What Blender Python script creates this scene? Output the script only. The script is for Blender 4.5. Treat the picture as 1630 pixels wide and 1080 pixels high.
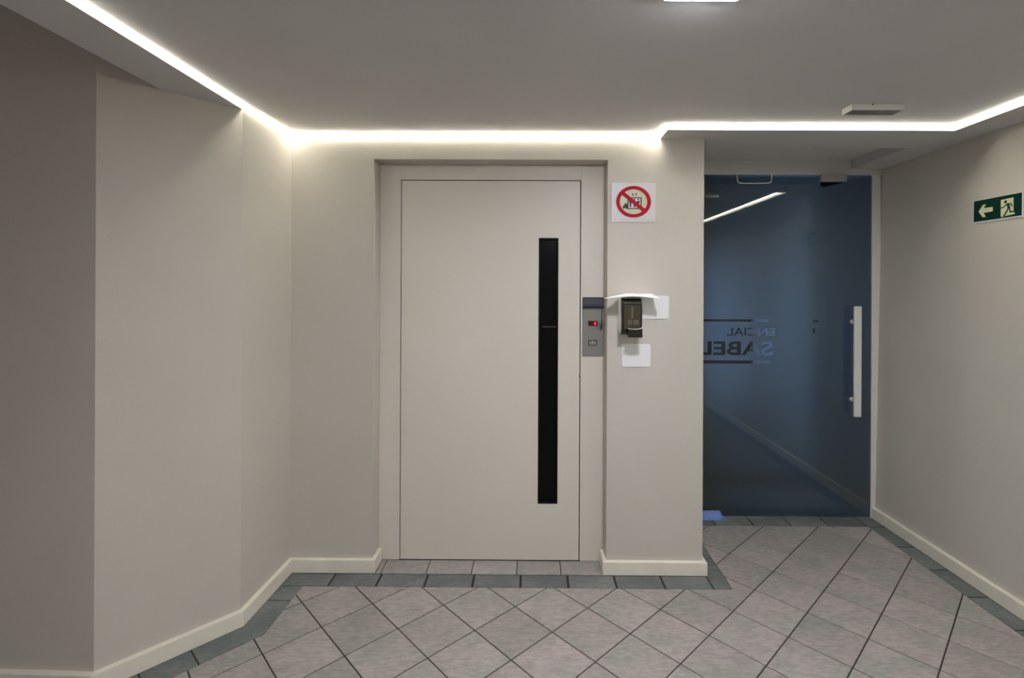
import bpy, bmesh, math, random
from mathutils import Vector, Matrix
random.seed(7)
S = bpy.context.scene
C = S.collection
for o in list(bpy.data.objects): bpy.data.objects.remove(o)

# ---------------------------------------------------------------- camera
TH, PH, EYE = 0.0058, 0.0045, 1.51
d = Vector((-math.sin(TH), math.cos(TH), 0))
r0 = Vector((math.cos(TH), math.sin(TH), 0)); u0 = Vector((0, 0, 1))
r = r0*math.cos(PH) + u0*math.sin(PH); u = u0*math.cos(PH) - r0*math.sin(PH)
cam = bpy.data.cameras.new('camera'); camo = bpy.data.objects.new('camera', cam); C.objects.link(camo)
camo.matrix_world = Matrix(((r.x, u.x, -d.x, 0), (r.y, u.y, -d.y, 0), (r.z, u.z, -d.z, EYE), (0, 0, 0, 1)))
cam.sensor_fit = 'HORIZONTAL'; cam.sensor_width = 36; cam.lens = 36*800/1630
cam.shift_x = (815-840)/1630; cam.shift_y = (457-540)/1630
cam.clip_start = 0.02
S.camera = camo
# ---------------------------------------------------------------- world, exposure, light strengths
S.view_settings.view_transform = 'Standard'; S.view_settings.look = 'None'
S.view_settings.gamma = 1; S.view_settings.use_curve_mapping = False
S.view_settings.exposure = 3.0
w = bpy.data.worlds.new('world'); S.world = w; w.use_nodes = True
w.node_tree.nodes['Background'].inputs[0].default_value = (0.5, 0.6, 0.8, 1)
w.node_tree.nodes['Background'].inputs[1].default_value = 0.02
LED_POWER = 5.5        # linear light profile along the ceiling edge
PANEL_POWER = 30.0      # surface mounted ceiling panel and the added rear fill panels
WINDOW_POWER = 0.56     # unseen daylight panes placed behind the frosted door for its blue glow

# ---------------------------------------------------------------- materials
def mat(name):
    m = bpy.data.materials.new(name); m.use_nodes = True
    nt = m.node_tree; nt.nodes.clear()
    out = nt.nodes.new('ShaderNodeOutputMaterial')
    return m, nt, out
def N(nt, kind, **kw):
    n = nt.nodes.new(kind)
    for k, v in kw.items():
        if k in n.inputs: n.inputs[k].default_value = v
        else: setattr(n, k, v)
    return n
def L(nt, a, b): nt.links.new(a, b)
def plain(name, col, rough=0.5, metal=0.0, coat=0.0, bump=0.0, bscale=200, var=0.0, vscale=3.0, spec=0.5, rand=0.0):
    m, nt, out = mat(name)
    p = N(nt, 'ShaderNodeBsdfPrincipled'); L(nt, p.outputs[0], out.inputs[0])
    p.inputs['Roughness'].default_value = rough; p.inputs['Metallic'].default_value = metal
    p.inputs['Coat Weight'].default_value = coat; p.inputs['Specular IOR Level'].default_value = spec
    p.inputs['Base Color'].default_value = (*col, 1)
    geo = N(nt, 'ShaderNodeNewGeometry')
    if var or rand:
        hsv = N(nt, 'ShaderNodeHueSaturation'); hsv.inputs['Color'].default_value = (*col, 1)
        no = N(nt, 'ShaderNodeTexNoise', Scale=vscale, Detail=4.0)
        L(nt, geo.outputs['Position'], no.inputs['Vector'])
        mr = N(nt, 'ShaderNodeMapRange'); mr.inputs[1].default_value = .3; mr.inputs[2].default_value = .7
        mr.inputs[3].default_value = 1-var; mr.inputs[4].default_value = 1+var
        L(nt, no.outputs[0], mr.inputs[0])
        if rand:
            oi = N(nt, 'ShaderNodeObjectInfo'); m2 = N(nt, 'ShaderNodeMapRange')
            m2.inputs[3].default_value = 1-rand; m2.inputs[4].default_value = 1+rand
            L(nt, oi.outputs['Random'], m2.inputs[0])
            mu = N(nt, 'ShaderNodeMath', operation='MULTIPLY'); L(nt, mr.outputs[0], mu.inputs[0]); L(nt, m2.outputs[0], mu.inputs[1])
            L(nt, mu.outputs[0], hsv.inputs['Value'])
        else: L(nt, mr.outputs[0], hsv.inputs['Value'])
        L(nt, hsv.outputs[0], p.inputs['Base Color'])
    if bump:
        nb = N(nt, 'ShaderNodeTexNoise', Scale=float(bscale), Detail=3.0)
        L(nt, geo.outputs['Position'], nb.inputs['Vector'])
        b = N(nt, 'ShaderNodeBump', Strength=bump, Distance=0.002)
        L(nt, nb.outputs[0], b.inputs['Height']); L(nt, b.outputs[0], p.inputs['Normal'])
    return m
def emit(name, col, s):
    m, nt, out = mat(name)
    e = N(nt, 'ShaderNodeEmission', Strength=s); e.inputs[0].default_value = (*col, 1); L(nt, e.outputs[0], out.inputs[0])
    return m
def tile_mat(name, c1, c2, rough, rand):
    """stoneware tile: cloudy colour, fine streaks and a split-stone relief"""
    m, nt, out = mat(name)
    p = N(nt, 'ShaderNodeBsdfPrincipled', Roughness=rough); L(nt, p.outputs[0], out.inputs[0])
    p.inputs['Specular IOR Level'].default_value = .35
    geo = N(nt, 'ShaderNodeNewGeometry'); oi = N(nt, 'ShaderNodeObjectInfo')
    sc = N(nt, 'ShaderNodeVectorMath', operation='SCALE'); sc.inputs['Scale'].default_value = 37.0
    cb = N(nt, 'ShaderNodeCombineXYZ'); L(nt, oi.outputs['Random'], cb.inputs[2]); L(nt, cb.outputs[0], sc.inputs[0])
    ad = N(nt, 'ShaderNodeVectorMath', operation='ADD'); L(nt, geo.outputs['Position'], ad.inputs[0]); L(nt, sc.outputs[0], ad.inputs[1])
    cl = N(nt, 'ShaderNodeTexNoise', Scale=6.0, Detail=4.0); L(nt, ad.outputs[0], cl.inputs['Vector'])
    rp = N(nt, 'ShaderNodeValToRGB'); L(nt, cl.outputs[0], rp.inputs[0])
    rp.color_ramp.elements[0].position = .38; rp.color_ramp.elements[0].color = (*c1, 1)
    rp.color_ramp.elements[1].position = .62; rp.color_ramp.elements[1].color = (*c2, 1)
    mp = N(nt, 'ShaderNodeMapping'); mp.inputs['Scale'].default_value = (26, 75, 26); L(nt, ad.outputs[0], mp.inputs[0])
    st = N(nt, 'ShaderNodeTexNoise', Scale=1.0, Detail=6.0, Roughness=.65); L(nt, mp.outputs[0], st.inputs['Vector'])
    mr = N(nt, 'ShaderNodeMapRange'); mr.inputs[1].default_value = .3; mr.inputs[2].default_value = .7; mr.inputs[3].default_value = .78; mr.inputs[4].default_value = 1.2
    L(nt, st.outputs[0], mr.inputs[0])
    m2 = N(nt, 'ShaderNodeMapRange'); m2.inputs[3].default_value = 1-rand; m2.inputs[4].default_value = 1+rand; L(nt, oi.outputs['Random'], m2.inputs[0])
    mu = N(nt, 'ShaderNodeMath', operation='MULTIPLY'); L(nt, mr.outputs[0], mu.inputs[0]); L(nt, m2.outputs[0], mu.inputs[1])
    hs = N(nt, 'ShaderNodeHueSaturation'); L(nt, rp.outputs[0], hs.inputs['Color']); L(nt, mu.outputs[0], hs.inputs['Value'])
    L(nt, hs.outputs[0], p.inputs['Base Color'])
    fn = N(nt, 'ShaderNodeTexNoise', Scale=170.0, Detail=4.0); L(nt, ad.outputs[0], fn.inputs['Vector'])
    sm = N(nt, 'ShaderNodeMath', operation='ADD'); L(nt, st.outputs[0], sm.inputs[0])
    hf = N(nt, 'ShaderNodeMath', operation='MULTIPLY'); hf.inputs[1].default_value = .5; L(nt, fn.outputs[0], hf.inputs[0]); L(nt, hf.outputs[0], sm.inputs[1])
    b = N(nt, 'ShaderNodeBump', Strength=.85, Distance=.003); L(nt, sm.outputs[0], b.inputs['Height']); L(nt, b.outputs[0], p.inputs['Normal'])
    return m

M = {}
M['wall'] = plain('wall_paint', (.535, .508, .455), .62, bump=.25, bscale=260, var=.03, vscale=2.5, spec=.3)
M['ceiling'] = plain('ceiling_paint', (.60, .592, .588), .8, bump=.12, bscale=200, var=.02, spec=.2)
M['base'] = plain('baseboard_paint', (.76, .72, .63), .45, bump=.25, bscale=60, var=.04, vscale=12)
M['steel_cream'] = plain('cream_enamel', (.66, .62, .55), .42, bump=.10, bscale=320, var=.02, vscale=2)
M['gap'] = plain('dark_gap', (.035, .027, .022), .8)
M['black'] = plain('black_rubber', (.004, .004, .004), .5, spec=.15)
M['blackglass'] = plain('black_glass', (.003, .003, .003), .2, spec=.12)
M['grout'] = plain('dark_grout', (.034, .028, .026), .95, bump=.4, bscale=300, var=.25, vscale=30)
M['tile'] = tile_mat('field_tile', (.30, .292, .275), (.365, .325, .318), .5, .07)
M['dark_tile'] = tile_mat('border_tile', (.125, .142, .140), (.175, .19, .185), .5, .10)
M['white'] = plain('white_plastic', (.78, .78, .80), .35)
M['whitepaper'] = plain('white_card', (.85, .85, .86), .5, bump=.2, bscale=40)
M['lensgrey'] = plain('grey_lens', (.22, .22, .22), .25)
M['lamp_body'] = plain('lamp_housing', (.62, .61, .58), .45)
M['steel'] = plain('brushed_steel', (.24, .235, .225), .42, metal=.25, bump=.1, bscale=400)
M['darksteel'] = plain('dark_panel_cap', (.045, .045, .055), .35, bump=.1)
M['louvre'] = plain('louvre_grey', (.10, .10, .12), .35)
M['navy'] = plain('navy_band', (.006, .008, .03), .3)
M['alu'] = plain('satin_aluminium', (.80, .80, .78), .38, metal=.15)
M['chrome'] = plain('chrome', (.75, .78, .82), .15, metal=1.0)
M['bluesteel'] = plain('bluish_steel', (.32, .46, .80), .35, metal=.7)  # blue light reflected from behind the door, put into the metal colour
M['jamb'] = plain('jamb_paint', (.70, .70, .66), .5)
M['smoke'] = plain('smoked_plastic', (.012, .010, .006), .2)
M['smoke_face'] = plain('smoked_face', (.050, .041, .026), .22)
M['smoke_in'] = plain('smoked_inner', (.10, .085, .06), .3)
M['greybox'] = plain('grey_housing', (.36, .35, .34), .5)
M['red'] = plain('sign_red', (.42, .006, .022), .5, spec=.15)
M['ink'] = plain('sign_black', (.012, .010, .010), .5)
M['signwhite'] = plain('sign_white', (.62, .60, .62), .35)
M['signcream'] = plain('sign_cream', (.55, .56, .40), .4)
M['green'] = plain('sign_green', (.003, .030, .020), .4, spec=.2)
M['lumi'] = plain('sign_luminescent', (.62, .62, .40), .4)
M['display'] = plain('display_red', (.06, .002, .004), .2)
M['greyink'] = plain('sign_grey', (.30, .29, .29), .5)
M['digit'] = emit('display_digit', (1.0, .04, .05), .28)
M['led'] = emit('led_diffuser', (1.0, .95, .80), LED_POWER)
M['panel'] = emit('panel_diffuser', (.92, .93, 1.0), PANEL_POWER)
M['panel_dim'] = emit('older_panel_diffuser', (.92, .93, 1.0), PANEL_POWER*.6)  # dimmer glow for the fill lamps added behind the viewer
M['sky'] = emit('window_daylight', (.26, .48, 1.0), WINDOW_POWER)
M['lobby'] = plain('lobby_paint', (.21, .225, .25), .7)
M['lobby_dark'] = plain('lobby_ceiling_paint', (.10, .10, .10), .8)  # darkened so the top of the frosted glass stays dim
M['darkdoor'] = plain('dark_door', (.02, .018, .018), .6)  # darkness seen through the glass, put into the colour of added panels
M['mat'] = plain('dark_doormat', (.012, .012, .014), .95, bump=.6, bscale=400)

def glass_clear():
    m, nt, out = mat('clear_glass')
    fr = N(nt, 'ShaderNodeFresnel', IOR=1.5); gl = N(nt, 'ShaderNodeBsdfGlossy', Roughness=.015)
    tr = N(nt, 'ShaderNodeBsdfTransparent'); tr.inputs[0].default_value = (.90, .95, .94, 1)
    mx = N(nt, 'ShaderNodeMixShader'); L(nt, fr.outputs[0], mx.inputs[0]); L(nt, tr.outputs[0], mx.inputs[1]); L(nt, gl.outputs[0], mx.inputs[2])
    L(nt, mx.outputs[0], out.inputs[0]); return m
def glass_frost():
    m, nt, out = mat('frosted_film')
    rf = N(nt, 'ShaderNodeBsdfRefraction', Roughness=.50, IOR=1.3); rf.inputs[0].default_value = (.70, .74, .72, 1)
    tl = N(nt, 'ShaderNodeBsdfTranslucent'); tl.inputs[0].default_value = (.70, .70, .70, 1)
    df = N(nt, 'ShaderNodeBsdfDiffuse'); df.inputs[0].default_value = (.15, .155, .12, 1)
    a = N(nt, 'ShaderNodeMixShader'); a.inputs[0].default_value = .34
    L(nt, rf.outputs[0], a.inputs[1]); L(nt, tl.outputs[0], a.inputs[2])
    b = N(nt, 'ShaderNodeMixShader'); b.inputs[0].default_value = .36
    L(nt, a.outputs[0], b.inputs[1]); L(nt, df.outputs[0], b.inputs[2]); L(nt, b.outputs[0], out.inputs[0])
    return m
M['glass'] = glass_clear(); M['frost'] = glass_frost()

# ---------------------------------------------------------------- mesh helpers
def link(name, bm, m, parent=None, smooth=False, bevel=0, kind=None):
    me = bpy.data.meshes.new(name); bmesh.ops.recalc_face_normals(bm, faces=bm.faces)
    bm.to_mesh(me); bm.free()
    for mm in (m if isinstance(m, (list, tuple)) else [m]): me.materials.append(mm)
    if smooth:
        for f in me.polygons: f.use_smooth = True
    o = bpy.data.objects.new(name, me); C.objects.link(o)
    if parent: o.parent = parent
    if bevel:
        b = o.modifiers.new('bevel', 'BEVEL'); b.width = bevel; b.segments = 2; b.limit_method = 'ANGLE'
    if kind: o['kind'] = kind
    return o
def box(bm, x0, x1, y0, y1, z0, z1):
    v = [bm.verts.new(p) for p in ((x0,y0,z0),(x1,y0,z0),(x1,y1,z0),(x0,y1,z0),(x0,y0,z1),(x1,y0,z1),(x1,y1,z1),(x0,y1,z1))]
    for f in ((0,3,2,1),(4,5,6,7),(0,1,5,4),(1,2,6,5),(2,3,7,6),(3,0,4,7)): bm.faces.new([v[i] for i in f])
    return v
def boxo(name, b, m, parent=None, bevel=0, kind=None):
    bm = bmesh.new()
    for q in (b if isinstance(b[0], (list, tuple)) else [b]): box(bm, *q)
    return link(name, bm, m, parent, bevel=bevel, kind=kind)
def prism(bm, pts, a, b, to3):
    """extrude the 2D outline pts between levels a and b; to3(u, v, level) -> 3D"""
    lo = [bm.verts.new(to3(p[0], p[1], a)) for p in pts]; hi = [bm.verts.new(to3(p[0], p[1], b)) for p in pts]
    n = len(pts); bm.faces.new(lo[::-1]); bm.faces.new(hi)
    for i in range(n): bm.faces.new([lo[i], lo[(i+1) % n], hi[(i+1) % n], hi[i]])
UP = lambda x, y, z: (x, y, z)
def cyl(bm, p, q, rad, n=16, rad2=None):
    p, q = Vector(p), Vector(q); a = (q-p).normalized(); s = a.orthogonal().normalized(); t = a.cross(s)
    rad2 = rad if rad2 is None else rad2
    A = [bm.verts.new(p+(s*math.cos(2*math.pi*i/n)+t*math.sin(2*math.pi*i/n))*rad) for i in range(n)]
    B = [bm.verts.new(q+(s*math.cos(2*math.pi*i/n)+t*math.sin(2*math.pi*i/n))*rad2) for i in range(n)]
    bm.faces.new(A[::-1]); bm.faces.new(B)
    for i in range(n): bm.faces.new([A[i], A[(i+1) % n], B[(i+1) % n], B[i]])
def rrect(x0, x1, z0, z1, rad, n=5):
    out = []
    for cx, cz, a0 in ((x1-rad, z1-rad, 0), (x0+rad, z1-rad, 90), (x0+rad, z0+rad, 180), (x1-rad, z0+rad, 270)):
        for i in range(n+1):
            a = math.radians(a0+90*i/n); out.append((cx+rad*math.cos(a), cz+rad*math.sin(a)))
    return out
def thing(name, label, cat, loc, group=None):
    o = bpy.data.objects.new(name, None); o.empty_display_size = .05; C.objects.link(o); o.location = loc
    o['label'] = label; o['category'] = cat
    if group: o['group'] = group
    return o
def part(name, bm, m, parent, **kw):
    """mesh given in world coordinates, kept there under its parent"""
    base = Vector(parent.matrix_basis.translation) if parent.parent is None else Vector(parent.parent.matrix_basis.translation)
    if base.length: bmesh.ops.translate(bm, verts=bm.verts, vec=-base)
    return link(name, bm, m, parent, **kw)
def pbox(name, b, m, parent, **kw):
    bm = bmesh.new()
    for q in (b if isinstance(b[0], (list, tuple)) else [b]): box(bm, *q)
    return part(name, bm, m, parent, **kw)
def tag(o, label, cat, group=None):
    o['label'] = label; o['category'] = cat
    if group: o['group'] = group
    return o

# ---------------------------------------------------------------- key dimensions (metres)
YW = 2.655                     # lift wall
NX0, NX1, NY, NZ = -.832, .405, 2.77, 2.183     # lift niche
PX = .912                      # right edge of the pillar
YG = 3.33                      # frosted glass door plane
ZS, ZC = 2.295, 2.320          # soffit and ceiling height
XR0, XR1 = 2.272, 2.310        # right wall at floor / at ceiling
XL = -1.286                    # inner edge of the left soffit
XR = 2.10                      # inner edge of the right soffit
YF = 2.505                     # front edge of the soffit before the door
YB, XB = -2.6, -3.0            # the hall behind the camera
c1, c2, c3, c4 = (-1.268, YW), (-1.284, 2.228), (-1.620, 1.862), (XB, 1.90)

# ---------------------------------------------------------------- walls
bm = bmesh.new()
prism(bm, [c1, c2, c3, c4, (XB, 2.9), (-1.268, 2.9)], -.02, 2.70, UP)
link('wall_left', bm, M['wall'], kind='structure')
bm = bmesh.new()
box(bm, -1.268, NX0, YW, 2.9, -.02, 2.6)
box(bm, NX0, NX1, YW, NY+.02, NZ, 2.6)
box(bm, NX1, PX, YW, YG+.12, -.02, 2.6)
link('wall_front', bm, M['wall'], kind='structure')
bm = bmesh.new()   # right wall, very slightly out of plumb
v = box(bm, XR0, 2.5, YB-.1, 5.3, 0, 2.45)
for q in v:
    if abs(q.co.x-XR0) < 1e-6 and q.co.z > 1: q.co.x = XR1
link('wall_right', bm, M['wall'], kind='structure')
boxo('wall_rear', (XB-.1, 2.5, YB-.1, YB, -.02, 2.7), M['wall'], kind='structure')
boxo('wall_far_left', (XB-.1, XB, YB, 2.9, -.02, 2.7), M['wall'], kind='structure')
# ---------------------------------------------------------------- ceilings and soffits
boxo('ceiling', [(XL-.02, 2.5, YB-.1, 2.80, ZC, 2.5), (XL-.02, 2.5, 2.80, 5.3, 2.352, 2.5)], M['ceiling'], kind='structure')
boxo('trim_1', (-1.487, XL, YB, 2.30, ZS, 2.60), M['ceiling'], kind='structure')
boxo('ceiling_left', (XB-.1, -1.487, YB-.1, 2.4, 2.60, 2.72), M['ceiling'], kind='structure')
boxo('trim_2', [(.679, 2.33, YF, 2.82, ZS, 2.354), (XR, 2.33, 2.82, YG+.02, ZS, 2.354), (XR, 2.33, YB, YF, ZS, ZC+.01)], M['ceiling'], kind='structure')
boxo('trim_3', (PX, 2.33, YG-.015, YG+.10, 2.257, 2.354), M['ceiling'], kind='structure')   # lintel over the glass door
boxo('trim_4', (2.245, 2.30, YG-.012, YG+.006, 0, 2.257), M['jamb'], kind='structure')        # right jamb

# ---------------------------------------------------------------- baseboards
def offset_path(pts, t):
    out = []
    for i, p in enumerate(pts):
        p = Vector(p)
        ns = []
        for a, b in ((i-1, i), (i, i+1)):
            if a < 0 or b >= len(pts): continue
            e = (Vector(pts[b])-Vector(pts[a])).normalized(); ns.append(Vector((e.y, -e.x)))
        if len(ns) == 1: out.append(p+ns[0]*t)
        else:
            nn = (ns[0]+ns[1]).normalized(); out.append(p+nn*t/max(nn.dot(ns[0]), .3))
    return out
def baseboard(name, pts, t=.020, h=.070):
    prof = [(-.004, 0), (t, 0), (t, h-.004), (t-.002, h-.001), (-.004, h)]
    bm = bmesh.new(); rings = []
    offs = [offset_path(pts, p[0]) for p in prof]
    for i in range(len(pts)): rings.append([bm.verts.new((offs[k][i].x, offs[k][i].y, prof[k][1])) for k in range(len(prof))])
    n = len(prof)
    for a, b in zip(rings, rings[1:]):
        for k in range(n): bm.faces.new([a[k], a[(k+1) % n], b[(k+1) % n], b[k]])
    bm.faces.new(rings[0]); bm.faces.new(rings[-1][::-1])
    return link(name, bm, M['base'], kind='structure')
baseboard('baseboard_left', [c4, c3, c2, c1, (NX0, YW), (NX0, 2.762)])
baseboard('baseboard_front', [(NX1, 2.762), (NX1, YW), (PX, YW), (PX, 3.31)])
baseboard('baseboard_right', [(XR0, YG-.012), (XR0, YB)], t=.024)

# ---------------------------------------------------------------- floor: dark mortar bed with stoneware tiles
floor = boxo('floor', (XB-.1, 2.5, YB-.1, 5.3, -.08, -.0035), M['grout'], kind='structure')
def clip(poly, n, c):          # keep n.p <= c
    out = []
    for i, p in enumerate(poly):
        q = poly[(i+1) % len(poly)]; a = n[0]*p[0]+n[1]*p[1]-c; b = n[0]*q[0]+n[1]*q[1]-c
        if a <= 0: out.append(p)
        if (a < 0 < b) or (b < 0 < a): t = a/(a-b); out.append((p[0]+(q[0]-p[0])*t, p[1]+(q[1]-p[1])*t))
    return out
def clean(poly):
    out = []
    for p in poly:
        if not out or math.dist(p, out[-1]) > 1e-4: out.append(p)
    if len(out) > 1 and math.dist(out[0], out[-1]) < 1e-4: out.pop()
    return out
def area(p): return sum(p[i][0]*p[(i+1) % len(p)][1]-p[(i+1) % len(p)][0]*p[i][1] for i in range(len(p)))/2
def inset(poly, t):
    if area(poly) < 0: poly = poly[::-1]
    n = len(poly); out = []
    for i in range(n):
        p0, p1, p2 = Vector(poly[i-1]), Vector(poly[i]), Vector(poly[(i+1) % n])
        a = (p1-p0).normalized(); b = (p2-p1).normalized()
        na, nb = Vector((-a.y, a.x)), Vector((-b.y, b.x)); nn = na+nb
        if nn.length < .2: nn = na
        nn.normalize(); out.append(tuple(p1+nn*t/max(nn.dot(na), .35)))
    return out
def tile_into(bm, poly, dz=0.0, edge=.0022):
    top = inset(poly, edge); poly = poly if area(poly) > 0 else poly[::-1]
    lo = [bm.verts.new((x, y, -.006)) for x, y in poly]; mid = [bm.verts.new((x, y, -.0012+dz)) for x, y in poly]
    hi = [bm.verts.new((x, y, dz)) for x, y in top]; n = len(poly)
    bm.faces.new(hi)
    for A, B in ((lo, mid), (mid, hi)):
        for i in range(n): bm.faces.new([A[i], A[(i+1) % n], B[(i+1) % n], B[i]])
def tile(name, poly, m):
    poly = clean(poly)
    if len(poly) < 3 or abs(area(poly)) < 4e-4: return
    cx = sum(p[0] for p in poly)/len(poly); cy = sum(p[1] for p in poly)/len(poly)
    bm = bmesh.new(); tile_into(bm, [(x-cx, y-cy) for x, y in poly], random.uniform(-.0004, .0003))
    o = link(name, bm, m, floor); o.location = (cx, cy, 0)
# border of dark tiles
W = .117
cL = offset_path([c4, c3, c2, c1], .020)              # face of the baseboard
cI = offset_path([c4, c3, c2, c1], .020+W)
J = .0035                                              # half of a joint
Y0, Y1 = 2.522, 2.633
def rect(x0, x1, y0, y1, j=J): return [(x0+j, y0+.002), (x1-j, y0+.002), (x1-j, y1-.002), (x0+j, y1-.002)]
xs = [-1.016+.2428*k for k in range(9)]
tile('border_tile', [(-1.258, Y0+.002), (xs[0]-J, Y0+.002), (xs[0]-J, Y1-.002), (-1.250, Y1-.002)], M['dark_tile'])
for a, b in zip(xs, xs[1:-1]+[.927]): tile('border_tile', rect(a, b, Y0, Y1, .006), M['dark_tile'])
XS = 1.018
ys = [Y0, 2.742, 2.984, 3.197]
for a, b in zip(ys, ys[1:]): tile('border_tile', [(.930, a+.0025), (XS-.002, a+.0025), (XS-.002, b-.0025), (.930, b-.0025)], M['dark_tile'])
bx = [.93, 1.186, 1.426, 1.664, 1.906, 2.144, 2.250]
for a, b in zip(bx, bx[1:]):
    tile('border_tile', rect(a, b, 3.198, 3.296, .005), M['dark_tile']); tile('border_tile', rect(a, b, 3.299, 3.45), M['dark_tile'])
XI, XO = 2.147, 2.246
ry = [2.236+.2378*k for k in range(-8, 4)]+[3.196]
for a, b in zip(ry, ry[1:]): tile('border_tile', [(XI+.002, a+.005), (XO, a+.005), (XO, b-.005), (XI+.002, b-.005)], M['dark_tile'])
# left border, following the stepped wall
def lerp(p, q, t): return (p[0]+(q[0]-p[0])*t, p[1]+(q[1]-p[1])*t)
o3, o2, o1 = [tuple(cL[i]) for i in (1, 2, 3)]; i3, i2, i1 = [tuple(cI[i]) for i in (1, 2, 3)]
def on(p, q, y): return lerp(p, q, (y-p[1])/(q[1]-p[1]))
tile('border_tile', [on(o2, o1, 2.409), on(i2, i1, 2.409), on(i2, i1, 2.5185), on(o2, o1, 2.5185)], M['dark_tile'])
e = (Vector(o3)-Vector(o2)); le = e.length; e.normalize()
nn = Vector((-e.y, e.x));
if nn.dot(Vector(i2)-Vector(o2)) < 0: nn = -nn
def seg(t, j): a = Vector(o2)+e*(t+j); return tuple(a), tuple(a+nn*W)
a0, a1 = seg(.200, -.003)
tile('border_tile', [on(o2, o1, 2.402), o2, a0, a1, i2, on(i2, i1, 2.402)], M['dark_tile'])
ts = [.200, .375, le-.002]
for a, b in zip(ts, ts[1:]):
    p, q = seg(a, .003); s_, t_ = seg(b, -.003)
    tile('border_tile', [p, s_, t_, q] if b != ts[-1] else [p, o3, i3, q], M['dark_tile'])
x = o3[0]
while x > XB+.3:
    tile('border_tile', [(x-.003, o3[1]+.001), (x-.238, o3[1]+.006), (x-.238, o3[1]-W+.006), (x-.003 if x != o3[0] else i3[0], o3[1]-W+.001)], M['dark_tile']); x -= .241
# niche threshold tiles
nx = [-.812, -.784, -.545, -.306, -.067, .167, .392]
for a, b in zip(nx, nx[1:]): tile('tile', rect(a, b, 2.637, 2.772, .0025), M['tile'])
# diagonal field
field = [(-1.145+.004, Y0-.001), (XS+.001, Y0-.001), (XS+.001, 3.195), (XI-.001, 3.195), (XI-.001, YB), (XB, YB), (XB, i3[1]-.002), (i3[0], i3[1]-.002), (i2[0]+.002, i2[1]-.002)]
aA, aB, s = math.radians(43.9), math.radians(46.1), .2405
nA, nB = (math.cos(aA), math.sin(aA)), (math.cos(aB), -math.sin(aB))
cA, cB = 1.8393, -1.7559
g = .0028
rest = bmesh.new()
for i in range(-26, 16):
    for j in range(-18, 26):
        p = clip(field, nA, cA+s*(i+1)-g)
        for n_, c_ in (((-nA[0], -nA[1]), -(cA+s*i+g)), (nB, cB+s*(j+1)-g), ((-nB[0], -nB[1]), -(cB+s*j+g))):
            if p: p = clip(p, n_, c_)
        p = clean(p) if p else []
        if len(p) < 3 or abs(area(p)) < 4e-4: continue
        cy = sum(q[1] for q in p)/len(p)
        if cy > 1.35: tile('tile', p, M['tile'])
        else: tile_into(rest, p)
link('tile_paving', rest, M['tile'], floor, kind='stuff')

# ---------------------------------------------------------------- lift door in its niche
door1 = bpy.data.objects.new('door_1', None); C.objects.link(door1); door1.location = (-.22, 2.77, 0); door1['kind'] = 'structure'
DX0, DX1, DZ = -.713, .271, 2.094
g = .005
# frame: two posts and a head, 4 cm thick
for nm, b in (('door_post', (NX0, DX0-g, 2.770, 2.83, 0, NZ)), ('door_post', (DX1+g, NX1, 2.770, 2.83, 0, NZ)), ('door_head', (DX0-g, DX1+g, 2.770, 2.83, DZ+g, NZ))):
    pbox(nm, b, M['steel_cream'], door1, bevel=.0015)
pbox('door_rebate', (DX0-.03, DX1+.03, 2.80, 2.84, 0, DZ+.03), M['gap'], door1)
WX0, WX1, WZ0, WZ1 = .044, .153, .313, 1.781
bm = bmesh.new()
zz0 = .004
for b in ((DX0, WX0, zz0, DZ), (WX1, DX1, zz0, DZ), (WX0, WX1, zz0, WZ0), (WX0, WX1, WZ1, DZ)): box(bm, b[0], b[1], 2.771, 2.798, b[2], b[3])
bmesh.ops.remove_doubles(bm, verts=bm.verts, dist=1e-5)
# drop the inner walls between the four plates
seen = {}
for f in list(bm.faces):
    k = tuple(round(v_, 4) for v_ in f.calc_center_median())
    seen.setdefault(k, []).append(f)
leaf = part('door_leaf', bm, M['steel_cream'], door1)
fr = .010
pbox('window_bead', [(WX0, WX0+fr, 2.772, 2.797, WZ0, WZ1), (WX1-fr, WX1, 2.772, 2.797, WZ0, WZ1), (WX0+fr, WX1-fr, 2.772, 2.797, WZ0, WZ0+fr), (WX0+fr, WX1-fr, 2.772, 2.797, WZ1-fr, WZ1)], M['black'], leaf, bevel=.002)
pbox('window_glass', (WX0+fr, WX1-fr, 2.790, 2.795, WZ0+fr, WZ1-fr), M['blackglass'], leaf)
pbox('glass_divider', (WX0+fr+.012, WX1-fr, 2.786, 2.7895, 1.286, 1.292), M['darksteel'], leaf)
bm = bmesh.new(); cyl(bm, (DX1+.001, 2.7705, 1.02), (DX1+.001, 2.766, 1.02), .004, 10)
part('latch_pin', bm, M['gap'], leaf)

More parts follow.
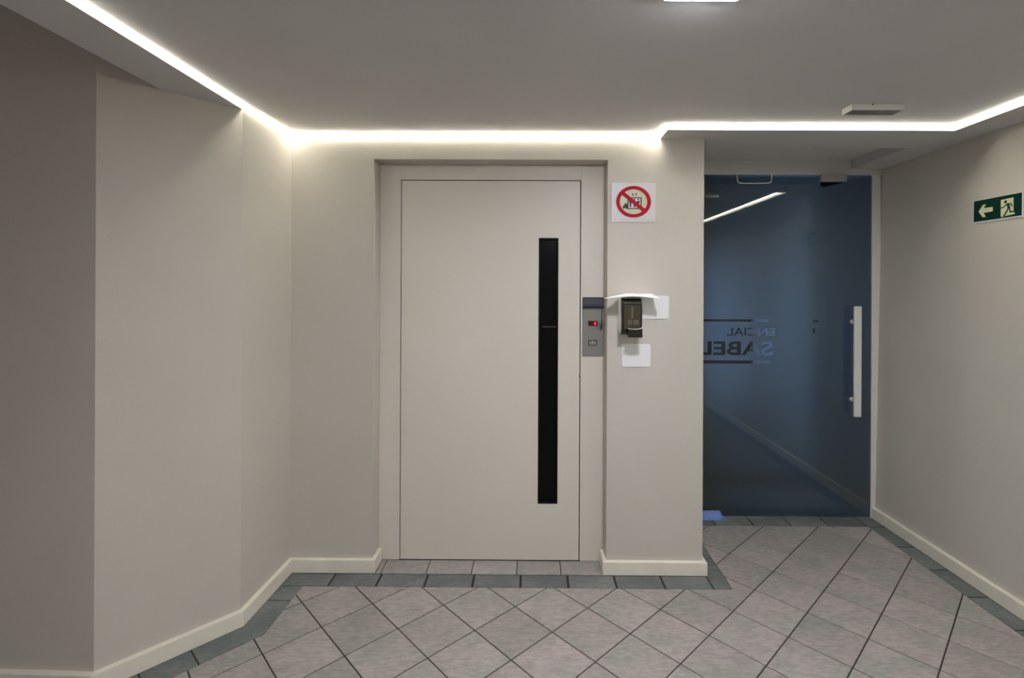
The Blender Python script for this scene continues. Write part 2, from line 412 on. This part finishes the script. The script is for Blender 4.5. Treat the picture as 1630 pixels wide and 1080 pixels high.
# ---------------------------------------------------------------- frosted glass door
door2 = bpy.data.objects.new('door_2', None); C.objects.link(door2); door2.location = (1.6, YG, 0); door2['kind'] = 'structure'
GX0, GX1, GZ0, GZ1 = .95, 2.2448, .006, 2.253
pbox('glass_pane', (GX0, GX1, YG-.005, YG+.004, GZ0, GZ1), M['glass'], door2)
def text_bm(txt, height, x_left, z_base, y, width=None, offset=0.0, mirror=False, extr=.01):
    """mesh of a word; height is the height of its capitals, x_left its left edge"""
    cu = bpy.data.curves.new('word', 'FONT'); cu.body = txt; cu.extrude = extr; cu.offset = offset; cu.resolution_u = 4
    o = bpy.data.objects.new('word', cu); C.objects.link(o)
    dg = bpy.context.evaluated_depsgraph_get(); me = bpy.data.meshes.new_from_object(o.evaluated_get(dg))
    bpy.data.objects.remove(o)
    bm = bmesh.new(); bm.from_mesh(me); bpy.data.meshes.remove(me)
    x0 = min(v.co.x for v in bm.verts); x1 = max(v.co.x for v in bm.verts); y0 = min(v.co.y for v in bm.verts); y1 = max(v.co.y for v in bm.verts)
    k = height/(y1-y0); kx = k if width is None else width/(x1-x0)
    for v in bm.verts:
        X = (v.co.x-x0)*kx
        if mirror: X = (x1-x0)*kx-X
        v.co = Vector((x_left+X, y+v.co.z, z_base+(v.co.y-y0)*k))
    bmesh.ops.remove_doubles(bm, verts=bm.verts, dist=1e-6)
    bmesh.ops.recalc_face_normals(bm, faces=bm.faces)
    return bm
def holed_sheet(name, rectangle, y, cutters, m, parent):
    x0, x1, z0, z1 = rectangle
    bm = bmesh.new(); box(bm, x0, x1, y, y+.001, z0, z1); bmesh.ops.recalc_face_normals(bm, faces=bm.faces)
    me = bpy.data.meshes.new(name); bm.to_mesh(me); bm.free(); me.materials.append(m)
    o = bpy.data.objects.new(name, me); C.objects.link(o); cuts = []
    for k, cb in enumerate(cutters):
        cm = bpy.data.meshes.new('cut'); cb.to_mesh(cm); cb.free(); co = bpy.data.objects.new('cut', cm); C.objects.link(co); cuts.append(co)
        md = o.modifiers.new('cut', 'BOOLEAN'); md.operation = 'DIFFERENCE'; md.object = co; md.solver = 'EXACT'; md.use_self = True
    dg = bpy.context.evaluated_depsgraph_get(); res = bpy.data.meshes.new_from_object(o.evaluated_get(dg))
    for co in cuts: bpy.data.objects.remove(co)
    bpy.data.objects.remove(o)
    bm = bmesh.new(); bm.from_mesh(res)
    bmesh.ops.delete(bm, geom=[f for f in bm.faces if f.normal.y > -.5], context='FACES')
    base = Vector(parent.location); bmesh.ops.translate(bm, verts=bm.verts, vec=-base)
    me = bpy.data.meshes.new(name); bm.to_mesh(me); bm.free(); me.materials.append(m)
    o = bpy.data.objects.new(name, me); C.objects.link(o); o.parent = parent
    return o
def bar(x0, x1, z0, z1):
    b = bmesh.new(); box(b, x0, x1, YG-.02, YG+.03, z0, z1); bmesh.ops.recalc_face_normals(b, faces=b.faces); return b
yc = YG+.0052
film = holed_sheet('frosted_film', (GX0, GX1, GZ0, GZ1), yc, [
    bar(1.0, 1.575, 1.286, 1.302), bar(1.0, 1.590, 1.008, 1.029), bar(1.868, 1.903, 1.283, 1.299), bar(1.868, 1.880, 1.212, 1.243),
    text_bm('ENCIAL', .053, 1.301, 1.193, yc, width=.316, mirror=True, offset=.006),
    text_bm('SABEL', .093, 1.118, 1.063, yc, width=.487, mirror=True, offset=.022)], M['frost'], door2)
# pull handle: square bar on two round standoffs
hd = pbox('door_handle', (2.098, 2.143, 3.262, 3.278, .677, 1.394), M['alu'], door2, bevel=.003)
for z in (1.290, .780):
    bm = bmesh.new(); cyl(bm, (2.118, 3.27, z), (2.118, YG-.006, z), .009, 16); cyl(bm, (2.118, YG-.012, z), (2.118, YG-.005, z), .014, 20)
    part('standoff', bm, M['alu'], hd, smooth=False)
# patch fitting and floor plate at the hinge side
pf = bmesh.new(); prism(pf, [(1.05, .0), (1.272, .0), (1.252, .040), (1.05, .040)], YG-.014, YG-.005, lambda a, b, c: (a, c, b))
part('patch_fitting', pf, M['bluesteel'], door2, bevel=.001)
fp = thing('floor_plate', 'small shiny metal floor plate under the hinge side of the frosted door', 'floor plate', (1.15, 3.28, 0))
pbox('cover', [(1.03, 1.285, 3.262, 3.288, 0, .006), (1.03, 1.281, 3.291, 3.316, 0, .006)], M['bluesteel'], fp, bevel=.0015)
for x in (1.17, 1.26):
    bm = bmesh.new(); cyl(bm, (x, 3.275, .006), (x, 3.275, .0075), .004, 10); part('screw', bm, M['gap'], fp)

# ---------------------------------------------------------------- lobby behind the frosted door
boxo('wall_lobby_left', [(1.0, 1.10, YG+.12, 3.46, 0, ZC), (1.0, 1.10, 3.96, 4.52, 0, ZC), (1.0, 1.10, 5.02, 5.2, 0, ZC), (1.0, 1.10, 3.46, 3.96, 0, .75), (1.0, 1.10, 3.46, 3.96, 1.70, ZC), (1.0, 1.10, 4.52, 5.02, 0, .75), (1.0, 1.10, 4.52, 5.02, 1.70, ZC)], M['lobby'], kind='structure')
for k, (a, b) in enumerate(((3.46, 3.96), (4.52, 5.02))):  # unseen panes; far one added to brighten the wall behind the letters
    win = boxo('window_%d' % (k+1), [(1.02, 1.08, a, a+.03, .75, 1.70), (1.02, 1.08, b-.03, b, .75, 1.70), (1.02, 1.08, a+.03, b-.03, .75, .78), (1.02, 1.08, a+.03, b-.03, 1.67, 1.70)], M['jamb'], kind='structure')
    boxo('daylight_pane', (1.04, 1.05, a+.03, b-.03, .78, 1.67), M['sky'], win)  # unseen glowing pane, sized and placed to tint the frosted glass blue
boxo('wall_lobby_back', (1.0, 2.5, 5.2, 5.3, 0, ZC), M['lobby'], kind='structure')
dark_back = boxo('door_3', (1.12, 2.245, 5.15, 5.2, 0, 2.305), M['darkdoor'], kind='structure')  # dark panel added so the left letters show dark
dark_right = boxo('door_4', (2.245, 2.285, 3.337, 4.28, 0, 2.255), M['darkdoor'], kind='structure')  # dark panel added to dim the right part of the glass
boxo('ceiling_lobby', (1.0, 2.4, YG+.10, 5.2, 2.306, ZC), M['lobby_dark'], kind='structure')  # dark sheet added under the ceiling to dim the glass top
boxo('floor_lobby', (1.0, 2.4, 3.452, 5.2, -.0034, 0), M['tile'], kind='structure')
dm = bmesh.new(); prism(dm, rrect(1.15, 2.15, 3.95, 4.60, .03), 0, .012, UP)
tag(link('doormat', dm, M['mat']), 'dark doormat lying behind the frosted glass door', 'doormat')  # added to give the dark band low in the frosted glass

# ---------------------------------------------------------------- linear LED profile round the ceiling edge
lt = thing('linear_light', 'thin continuous white light strip running round the edge of the ceiling', 'light strip', (0, YW, ZS))
zl0, zl1, tk = ZC-.007, ZC-.0005, .014     # slim diffuser lying in the corner of ceiling and wall or soffit
bm = bmesh.new(); prism(bm, [(XL, YB), (XL+.012, YB), (XL+.012, 2.228), (c1[0]+tk, YW), c1, c2], ZC-.003, zl1, UP); part('light_run', bm, M['led'], lt)
for b in ((c1[0]+tk, .679-tk, YW-tk, YW, zl0, zl1), (.679-tk, .679, YF-tk, YW, zl0, zl1), (.679, XR-.022, YF-tk-.003, YF, zl0, zl1), (XR-.022, XR, YB, YF, ZC-.004, zl1)):
    pbox('light_run', b, M['led'], lt)

# ---------------------------------------------------------------- square surface lamp on the ceiling
def panel(x, y, label, m):
    t = thing('ceiling_lamp', label, 'ceiling lamp', (x, y, ZC), 'square ceiling lamps of the hall')
    h_ = .102
    pbox('frame', [(x-h_, x+h_, y-h_, y-h_+.008, ZC-.024, ZC-.0005), (x-h_, x+h_, y+h_-.008, y+h_, ZC-.024, ZC-.0005), (x-h_, x-h_+.008, y-h_+.008, y+h_-.008, ZC-.024, ZC-.0005), (x+h_-.008, x+h_, y-h_+.008, y+h_-.008, ZC-.024, ZC-.0005)], M['white'], t)
    bm = bmesh.new(); prism(bm, rrect(x-h_+.006, x+h_-.006, y-h_+.006, y+h_-.006, .004), ZC-.027, ZC-.012, UP); part('diffuser', bm, m, t)
panel(.463, 1.278, 'square white ceiling lamp shining at the top edge of the photo', M['panel'])
panel(.463, -1.2, 'square white ceiling lamp behind the viewer', M['panel_dim'])  # unseen lamp added for overall brightness
panel(-.75, -1.7, 'square white ceiling lamp behind the viewer nearest the left soffit', M['panel_dim'])  # unseen lamp added to brighten the far left wall

# ---------------------------------------------------------------- emergency light on the ceiling
el = thing('emergency_light', 'slim white rectangular emergency light on the ceiling before the glass door', 'emergency light', (1.535, 2.247, ZC))
ea, eb, ec, ez = 1.406, 1.634, 2.212, 2.2935
pbox('housing', [(ea, eb, ec, ec+.006, ez, ZC-.001), (ea, ea+.006, ec+.006, ec+.066, ez, ZC-.001), (eb-.006, eb, ec+.006, ec+.066, ez, ZC-.001), (ea, eb, ec+.066, ec+.072, ez, ZC-.001)], M['lamp_body'], el)
pbox('lens', (ea+.006, eb-.006, ec+.006, ec+.066, ez+.0015, ZC-.002), M['lensgrey'], el, bevel=.002)
bm = bmesh.new(); cyl(bm, (1.498, ec-.0005, ZC-.002), (1.498, ec+.003, ZC-.002), .004, 12); part('cable_notch', bm, M['gap'], el)

# ---------------------------------------------------------------- lift call panel
yp = 2.770
cp = thing('call_panel', 'grey metal lift call panel with red number 4 on the door frame', 'call panel', (.343, yp, 1.13))
pbox('faceplate', (.286, .400, yp-.008, yp, 1.132, 1.411), M['steel'], cp, bevel=.001)
bm = bmesh.new(); prism(bm, rrect(.286, .401, 1.395, 1.455, .006), yp-.013, yp, lambda a, b, c: (a, c, b)); cap = part('cap', bm, M['darksteel'], cp)
for z in (1.420, 1.430, 1.441): pbox('louvre', (.296, .392, yp-.0165, yp-.012, z-.002, z+.002), M['louvre'], cap)
pbox('band', (.2855, .4015, yp-.0155, yp-.0125, 1.393, 1.406), M['navy'], cp)
pbox('display', (.317, .368, yp-.0095, yp-.0075, 1.297, 1.325), M['display'], cp)
dg4 = text_bm('4', .019, .3465, 1.3015, yp-.0105, width=.014, offset=.012, extr=.0005)
part('digit', dg4, M['digit'], cp)
bm = bmesh.new(); prism(bm, rrect(.318, .366, 1.189, 1.219, .004), yp-.0105, yp-.0075, lambda a, b, c: (a, c, b)); bt = part('button_rim', bm, M['ink'], cp)
bm = bmesh.new(); prism(bm, rrect(.3225, .3615, 1.1935, 1.2145, .002), yp-.0125, yp-.0095, lambda a, b, c: (a, c, b)); part('button', bm, M['steel'], bt)
bm = bmesh.new(); cyl(bm, (.342, yp-.0135, 1.210), (.342, yp-.0122, 1.210), .003, 10); part('button_lamp', bm, M['white'], bt)
pbox('slot', (.389, .393, yp-.0095, yp-.0072, 1.280, 1.392), M['navy'], cp)
pbox('slot_tab', (.383, .391, yp-.0105, yp-.0072, 1.272, 1.306), M['darksteel'], cp)

# ---------------------------------------------------------------- flat print helpers
def frontal(y):                       # prints that face the camera
    return lambda a, b, c: (a, y-c, b)
def ring(bm, cx, cz, r0_, r1_, h, f, n=64, sx=1.0):
    A = [[bm.verts.new(f(cx+rr*math.cos(2*math.pi*i/n)*sx, cz+rr*math.sin(2*math.pi*i/n), hh)) for i in range(n)] for rr, hh in ((r0_, 0), (r0_, h), (r1_, h), (r1_, 0))]
    for k in range(4):
        a, b = A[k], A[(k+1) % 4]
        for i in range(n): bm.faces.new([a[i], a[(i+1) % n], b[(i+1) % n], b[i]])
def disc(cx, cz, rr, n=24, sx=1.0): return [(cx+rr*math.cos(2*math.pi*i/n)*sx, cz+rr*math.sin(2*math.pi*i/n)) for i in range(n)]
def strokes(bm, pts, wd, f, h):
    for p, q in zip(pts, pts[1:]):
        p, q = Vector(p), Vector(q); e_ = (q-p).normalized(); n_ = Vector((-e_.y, e_.x))*wd/2; p2 = p-e_*wd*.2; q2 = q+e_*wd*.2
        prism(bm, [tuple(p2-n_), tuple(q2-n_), tuple(q2+n_), tuple(p2+n_)], 0, h, f)

# ---------------------------------------------------------------- no-lift-in-case-of-fire sign
sg = thing('prohibition_sign', 'square white sign with red barred circle over a lift in fire', 'sign', (.54, YW, 1.95))
bm = bmesh.new(); prism(bm, rrect(.425, .656, 1.855, 2.061, .003), 0, .004, frontal(YW)); part('board', bm, M['signwhite'], sg)
yS = YW-.004; f = frontal(yS)
sc = .231/940                       # metres per pixel of the sign as measured
def q(x, y): return (.425+(x-178)*sc, 2.057-(y-165)*(.203/830))
cx, cz = q(646, 557)
bm = bmesh.new(); prism(bm, disc(cx, cz, .067, 48, 1.10), 0, .0004, f); part('cream_disc', bm, M['signcream'], sg)
f2 = frontal(yS-.0005)
bm = bmesh.new()
a, b = q(515, 460), q(820, 712)
for rr in ((515, 820, 460, 482), (515, 820, 690, 712), (515, 540, 482, 690), (795, 820, 482, 690)): prism(bm, [q(rr[0], rr[2]), q(rr[1], rr[2]), q(rr[1], rr[3]), q(rr[0], rr[3])], 0, .0004, f2)
part('lift_outline', bm, M['ink'], sg)
bm = bmesh.new(); prism(bm, [q(540, 482), q(795, 482), q(795, 690), q(540, 690)], 0, .0003, f2); part('lift_cabin', bm, M['signwhite'], sg)
f3 = frontal(yS-.001)
for hx in (580, 664, 748):
    bm = bmesh.new()
    prism(bm, disc(*q(hx, 508), .0045, 12), 0, .0004, f3)
    prism(bm, [q(hx-34, 540), q(hx+34, 540), q(hx+26, 585), q(hx+18, 585), q(hx+18, 670), q(hx-18, 670), q(hx-18, 585), q(hx-26, 585)], 0, .0004, f3)
    part('figure', bm, M['ink'], sg)
bm = bmesh.new(); prism(bm, [q(*t) for t in ((430, 715), (405, 655), (430, 660), (425, 625), (450, 635), (462, 570), (485, 610), (500, 580), (515, 620), (515, 715), (490, 712), (480, 685), (465, 700), (450, 685), (445, 715))], 0, .0004, f3)
part('flame', bm, M['ink'], sg)
for sx_, up in ((630, -1), (697, 1)):
    m_ = 400; bm = bmesh.new()
    prism(bm, [q(sx_-7, m_+up*32), q(sx_+7, m_+up*32), q(sx_+7, m_-up*5), q(sx_+30, m_-up*5), q(sx_, m_-up*34), q(sx_-30, m_-up*5), q(sx_-7, m_-up*5)], 0, .0004, f3)
    part('arrow', bm, M['ink'], sg)
f4 = frontal(yS-.0016)
bm = bmesh.new(); ring(bm, cx, cz, .0655, .0835, .0005, f4, sx=1.10); part('red_ring', bm, M['red'], sg)
bm = bmesh.new(); strokes(bm, [q(415, 372), q(868, 742)], .0200, f4, .0006); part('red_bar', bm, M['red'], sg)
part('maker_mark', text_bm('AA', .005, q(232, 945)[0], q(232, 945)[1], yS-.0004, extr=.0002, offset=.03), M['ink'], sg)
for a in range(350, 1080, 66):
    bm = bmesh.new(); prism(bm, [q(a, 937), q(a+54, 937), q(a+54, 943), q(a, 943)], 0, .0003, f)
    part('fine_print', bm, M['greyink'], sg)

# ---------------------------------------------------------------- exit sign on the right wall
wx = lambda z: XR0+(XR1-XR0)*z/2.45
ex = thing('exit_sign', 'dark green exit sign with arrow and running figure on the right wall', 'exit sign', (wx(1.9), 2.48, 1.9))
def side(h0): return lambda a, b, c: (wx(b)-h0-c, 2.624-a, b)
EW = .258
bm = bmesh.new(); prism(bm, rrect(0, EW+.004, 1.848, 1.966, .002), 0, .004, side(0)); part('board', bm, M['signwhite'], ex)
bm = bmesh.new(); prism(bm, rrect(.0035, EW, 1.856, 1.9635, .001), 0, .0004, side(.004)); part('green_field', bm, M['green'], ex)
def e2(x, y):    # sign fractions (0..1 across, 0..1 down)
    return (.0035+x*(EW-.0035), 1.9635-y*.1075)
bm = bmesh.new(); prism(bm, [e2(*t) for t in ((.11, .53), (.205, .24), (.275, .24), (.225, .40), (.42, .42), (.42, .62), (.225, .63), (.275, .83), (.205, .83))], 0, .0004, side(.0045)); part('arrow', bm, M['lumi'], ex)
bm = bmesh.new(); prism(bm, [e2(*t) for t in ((.59, .17), (.84, .15), (.845, .72), (.875, .90), (.66, .93), (.61, .96), (.59, .90))], 0, .0004, side(.0045)); part('doorway', bm, M['lumi'], ex)
fs = side(.005); bm = bmesh.new()
prism(bm, disc(*e2(.685, .29), .0075, 14), 0, .0004, fs)
strokes(bm, [e2(.595, .54), e2(.645, .52), e2(.71, .40), e2(.785, .40), e2(.82, .53)], .0055, fs, .0004)
strokes(bm, [e2(.735, .42), e2(.755, .58)], .013, fs, .0005)
strokes(bm, [e2(.745, .58), e2(.71, .74), e2(.655, .92)], .0068, fs, .0004)
strokes(bm, [e2(.76, .58), e2(.785, .78), e2(.88, .77)], .0065, fs, .0004)
part('running_figure', bm, M['green'], ex)

# ---------------------------------------------------------------- blank plates, dispenser and its cover
f = frontal(YW)
def plate(x0, x1, z0, z1, label):
    bm = bmesh.new(); prism(bm, rrect(x0, x1, z0, z1, .010), 0, .005, f)
    tag(link('blank_wall_plate', bm, M['white'], bevel=.0015), label, 'wall plate', 'blank wall plates beside the lift')
plate(.578, .729, 1.344, 1.466, 'white blank wall plate half hidden behind the soap dispenser')
plate(.4825, .6335, 1.090, 1.211, 'white blank wall plate below the soap dispenser')
sd = thing('soap_dispenser', 'dark smoked soap dispenser on white base beside the lift', 'soap dispenser', (.525, YW, 1.27))
sidep = lambda a, b, c: (c, YW-a, b)     # profile in depth and height, extruded across
bm = bmesh.new(); prism(bm, [(0, 1.455), (.062, 1.455), (.074, 1.437), (.082, 1.38), (.082, 1.32), (.074, 1.285), (.060, 1.270), (.035, 1.272), (.008, 1.295), (0, 1.31)], .463, .560, sidep)
part('back_shell', bm, M['whitepaper'], sd, bevel=.003)
bm = bmesh.new(); prism(bm, [(.074, 1.454), (.100, 1.454), (.116, 1.438), (.122, 1.40), (.122, 1.33), (.112, 1.285), (.092, 1.268), (.068, 1.270), (.082, 1.30), (.086, 1.36), (.084, 1.42)], .461, .563, sidep)
fc = part('smoked_cover', bm, M['smoke'], sd, bevel=.004)
pbox('cover_face', (.470, .554, YW-.1226, YW-.1205, 1.300, 1.420), M['smoke_face'], fc, bevel=.001)
pbox('level_window', (0.506, 0.519, YW-.1235, YW-.1215, 1.352, 1.413), M['smoke_in'], fc, bevel=.001)
pbox('cover_ridge', (0.471, 0.555, YW-.1235, YW-.1190, 1.427, 1.431), M['smoke_in'], fc, bevel=.001)
pbox('pump_block', [(0.489, 0.511, YW-.1240, YW-.120, 1.323, 1.347), (0.516, 0.545, YW-.1240, YW-.120, 1.323, 1.347)], M['smoke_in'], fc, bevel=.001)
bm = bmesh.new(); prism(bm, [(.095, 1.304), (.132, 1.304), (.136, 1.262), (.126, 1.256), (.098, 1.256)], .491, .562, sidep); lv = part('push_lever', bm, M['smoke'], sd, bevel=.002)
bm = bmesh.new(); strokes(bm, [(.490, 1.3035), (.507, 1.3005), (.539, 1.3005), (.561, 1.306)], .0035, lambda a, b, c: (a, YW-.133-c, b), .003); part('lever_rim', bm, M['alu'], lv)
# curved white card lying over the dispenser
bm = bmesh.new(); nu, nv = 16, 6; grid = []
for layer in (0, 1):
    g_ = []
    for i in range(nu+1):
        t = i/nu; row = []
        for j in range(nv+1):
            s_ = j/nv                                # 0 at the wall, 1 at the front
            xl = .500-.131*s_; x = xl+(.640+.007*s_-xl)*t
            z = 1.4775-.014*s_-.010*(2*t-1)**2*s_ + .003*s_ + .0010*math.sin(9*t+3*s_)
            row.append(bm.verts.new((x, YW-.002-.142*s_, z-(.0035 if layer else 0))))
        g_.append(row)
    grid.append(g_)
T, B = grid
for i in range(nu):
    for j in range(nv):
        bm.faces.new([T[i][j], T[i+1][j], T[i+1][j+1], T[i][j+1]]); bm.faces.new([B[i][j], B[i][j+1], B[i+1][j+1], B[i+1][j]])
for i in range(nu):
    for j in (0, nv): bm.faces.new([T[i][j], T[i+1][j], B[i+1][j], B[i][j]])
for j in range(nv):
    for i in (0, nu): bm.faces.new([T[i][j], T[i][j+1], B[i][j+1], B[i][j]])
tag(link('paper_cover', bm, M['whitepaper'], smooth=False), 'bent white card cover lying on top of the soap dispenser', 'cover')

# ---------------------------------------------------------------- fittings at the head of the glass door
ml = thing('magnetic_lock', 'grey box lock under the lintel at the right of the frosted door', 'lock', (1.99, 3.30, 2.257))
pbox('lock_body', (1.895, 2.058, 3.285, 3.315, 2.207, 2.257), M['greybox'], ml, bevel=.002)
bm = bmesh.new(); prism(bm, [(1.905, 2.210), (2.055, 2.210), (2.052, 2.204), (1.925, 2.176), (1.915, 2.180)], 0, .012, frontal(YG-.006)); part('armature', bm, M['black'], ml)  # black wedge below the lock body
cu = bpy.data.curves.new('wire_loop', 'CURVE'); cu.dimensions = '3D'; cu.bevel_depth = .0035; cu.bevel_resolution = 3
sp = cu.splines.new('POLY'); P = []
for px, pz in ((1.352, 2.262), (1.352, 2.215), (1.356, 2.204), (1.366, 2.198), (1.380, 2.196), (1.470, 2.195), (1.553, 2.197), (1.565, 2.200), (1.573, 2.207), (1.576, 2.216), (1.576, 2.262)): P.append((px, YG-.028, pz))
sp.points.add(len(P)-1)
for k, p in enumerate(P): sp.points[k].co = (*p, 1)
tmp = bpy.data.objects.new('tmp', cu); C.objects.link(tmp)
me = bpy.data.meshes.new_from_object(tmp.evaluated_get(bpy.context.evaluated_depsgraph_get())); bpy.data.objects.remove(tmp)
wl = bpy.data.objects.new('wire_loop', me); C.objects.link(wl); me.materials.append(M['alu'])
tag(wl, 'thin grey metal wire loop hanging from the lintel over the frosted door', 'wire bracket')
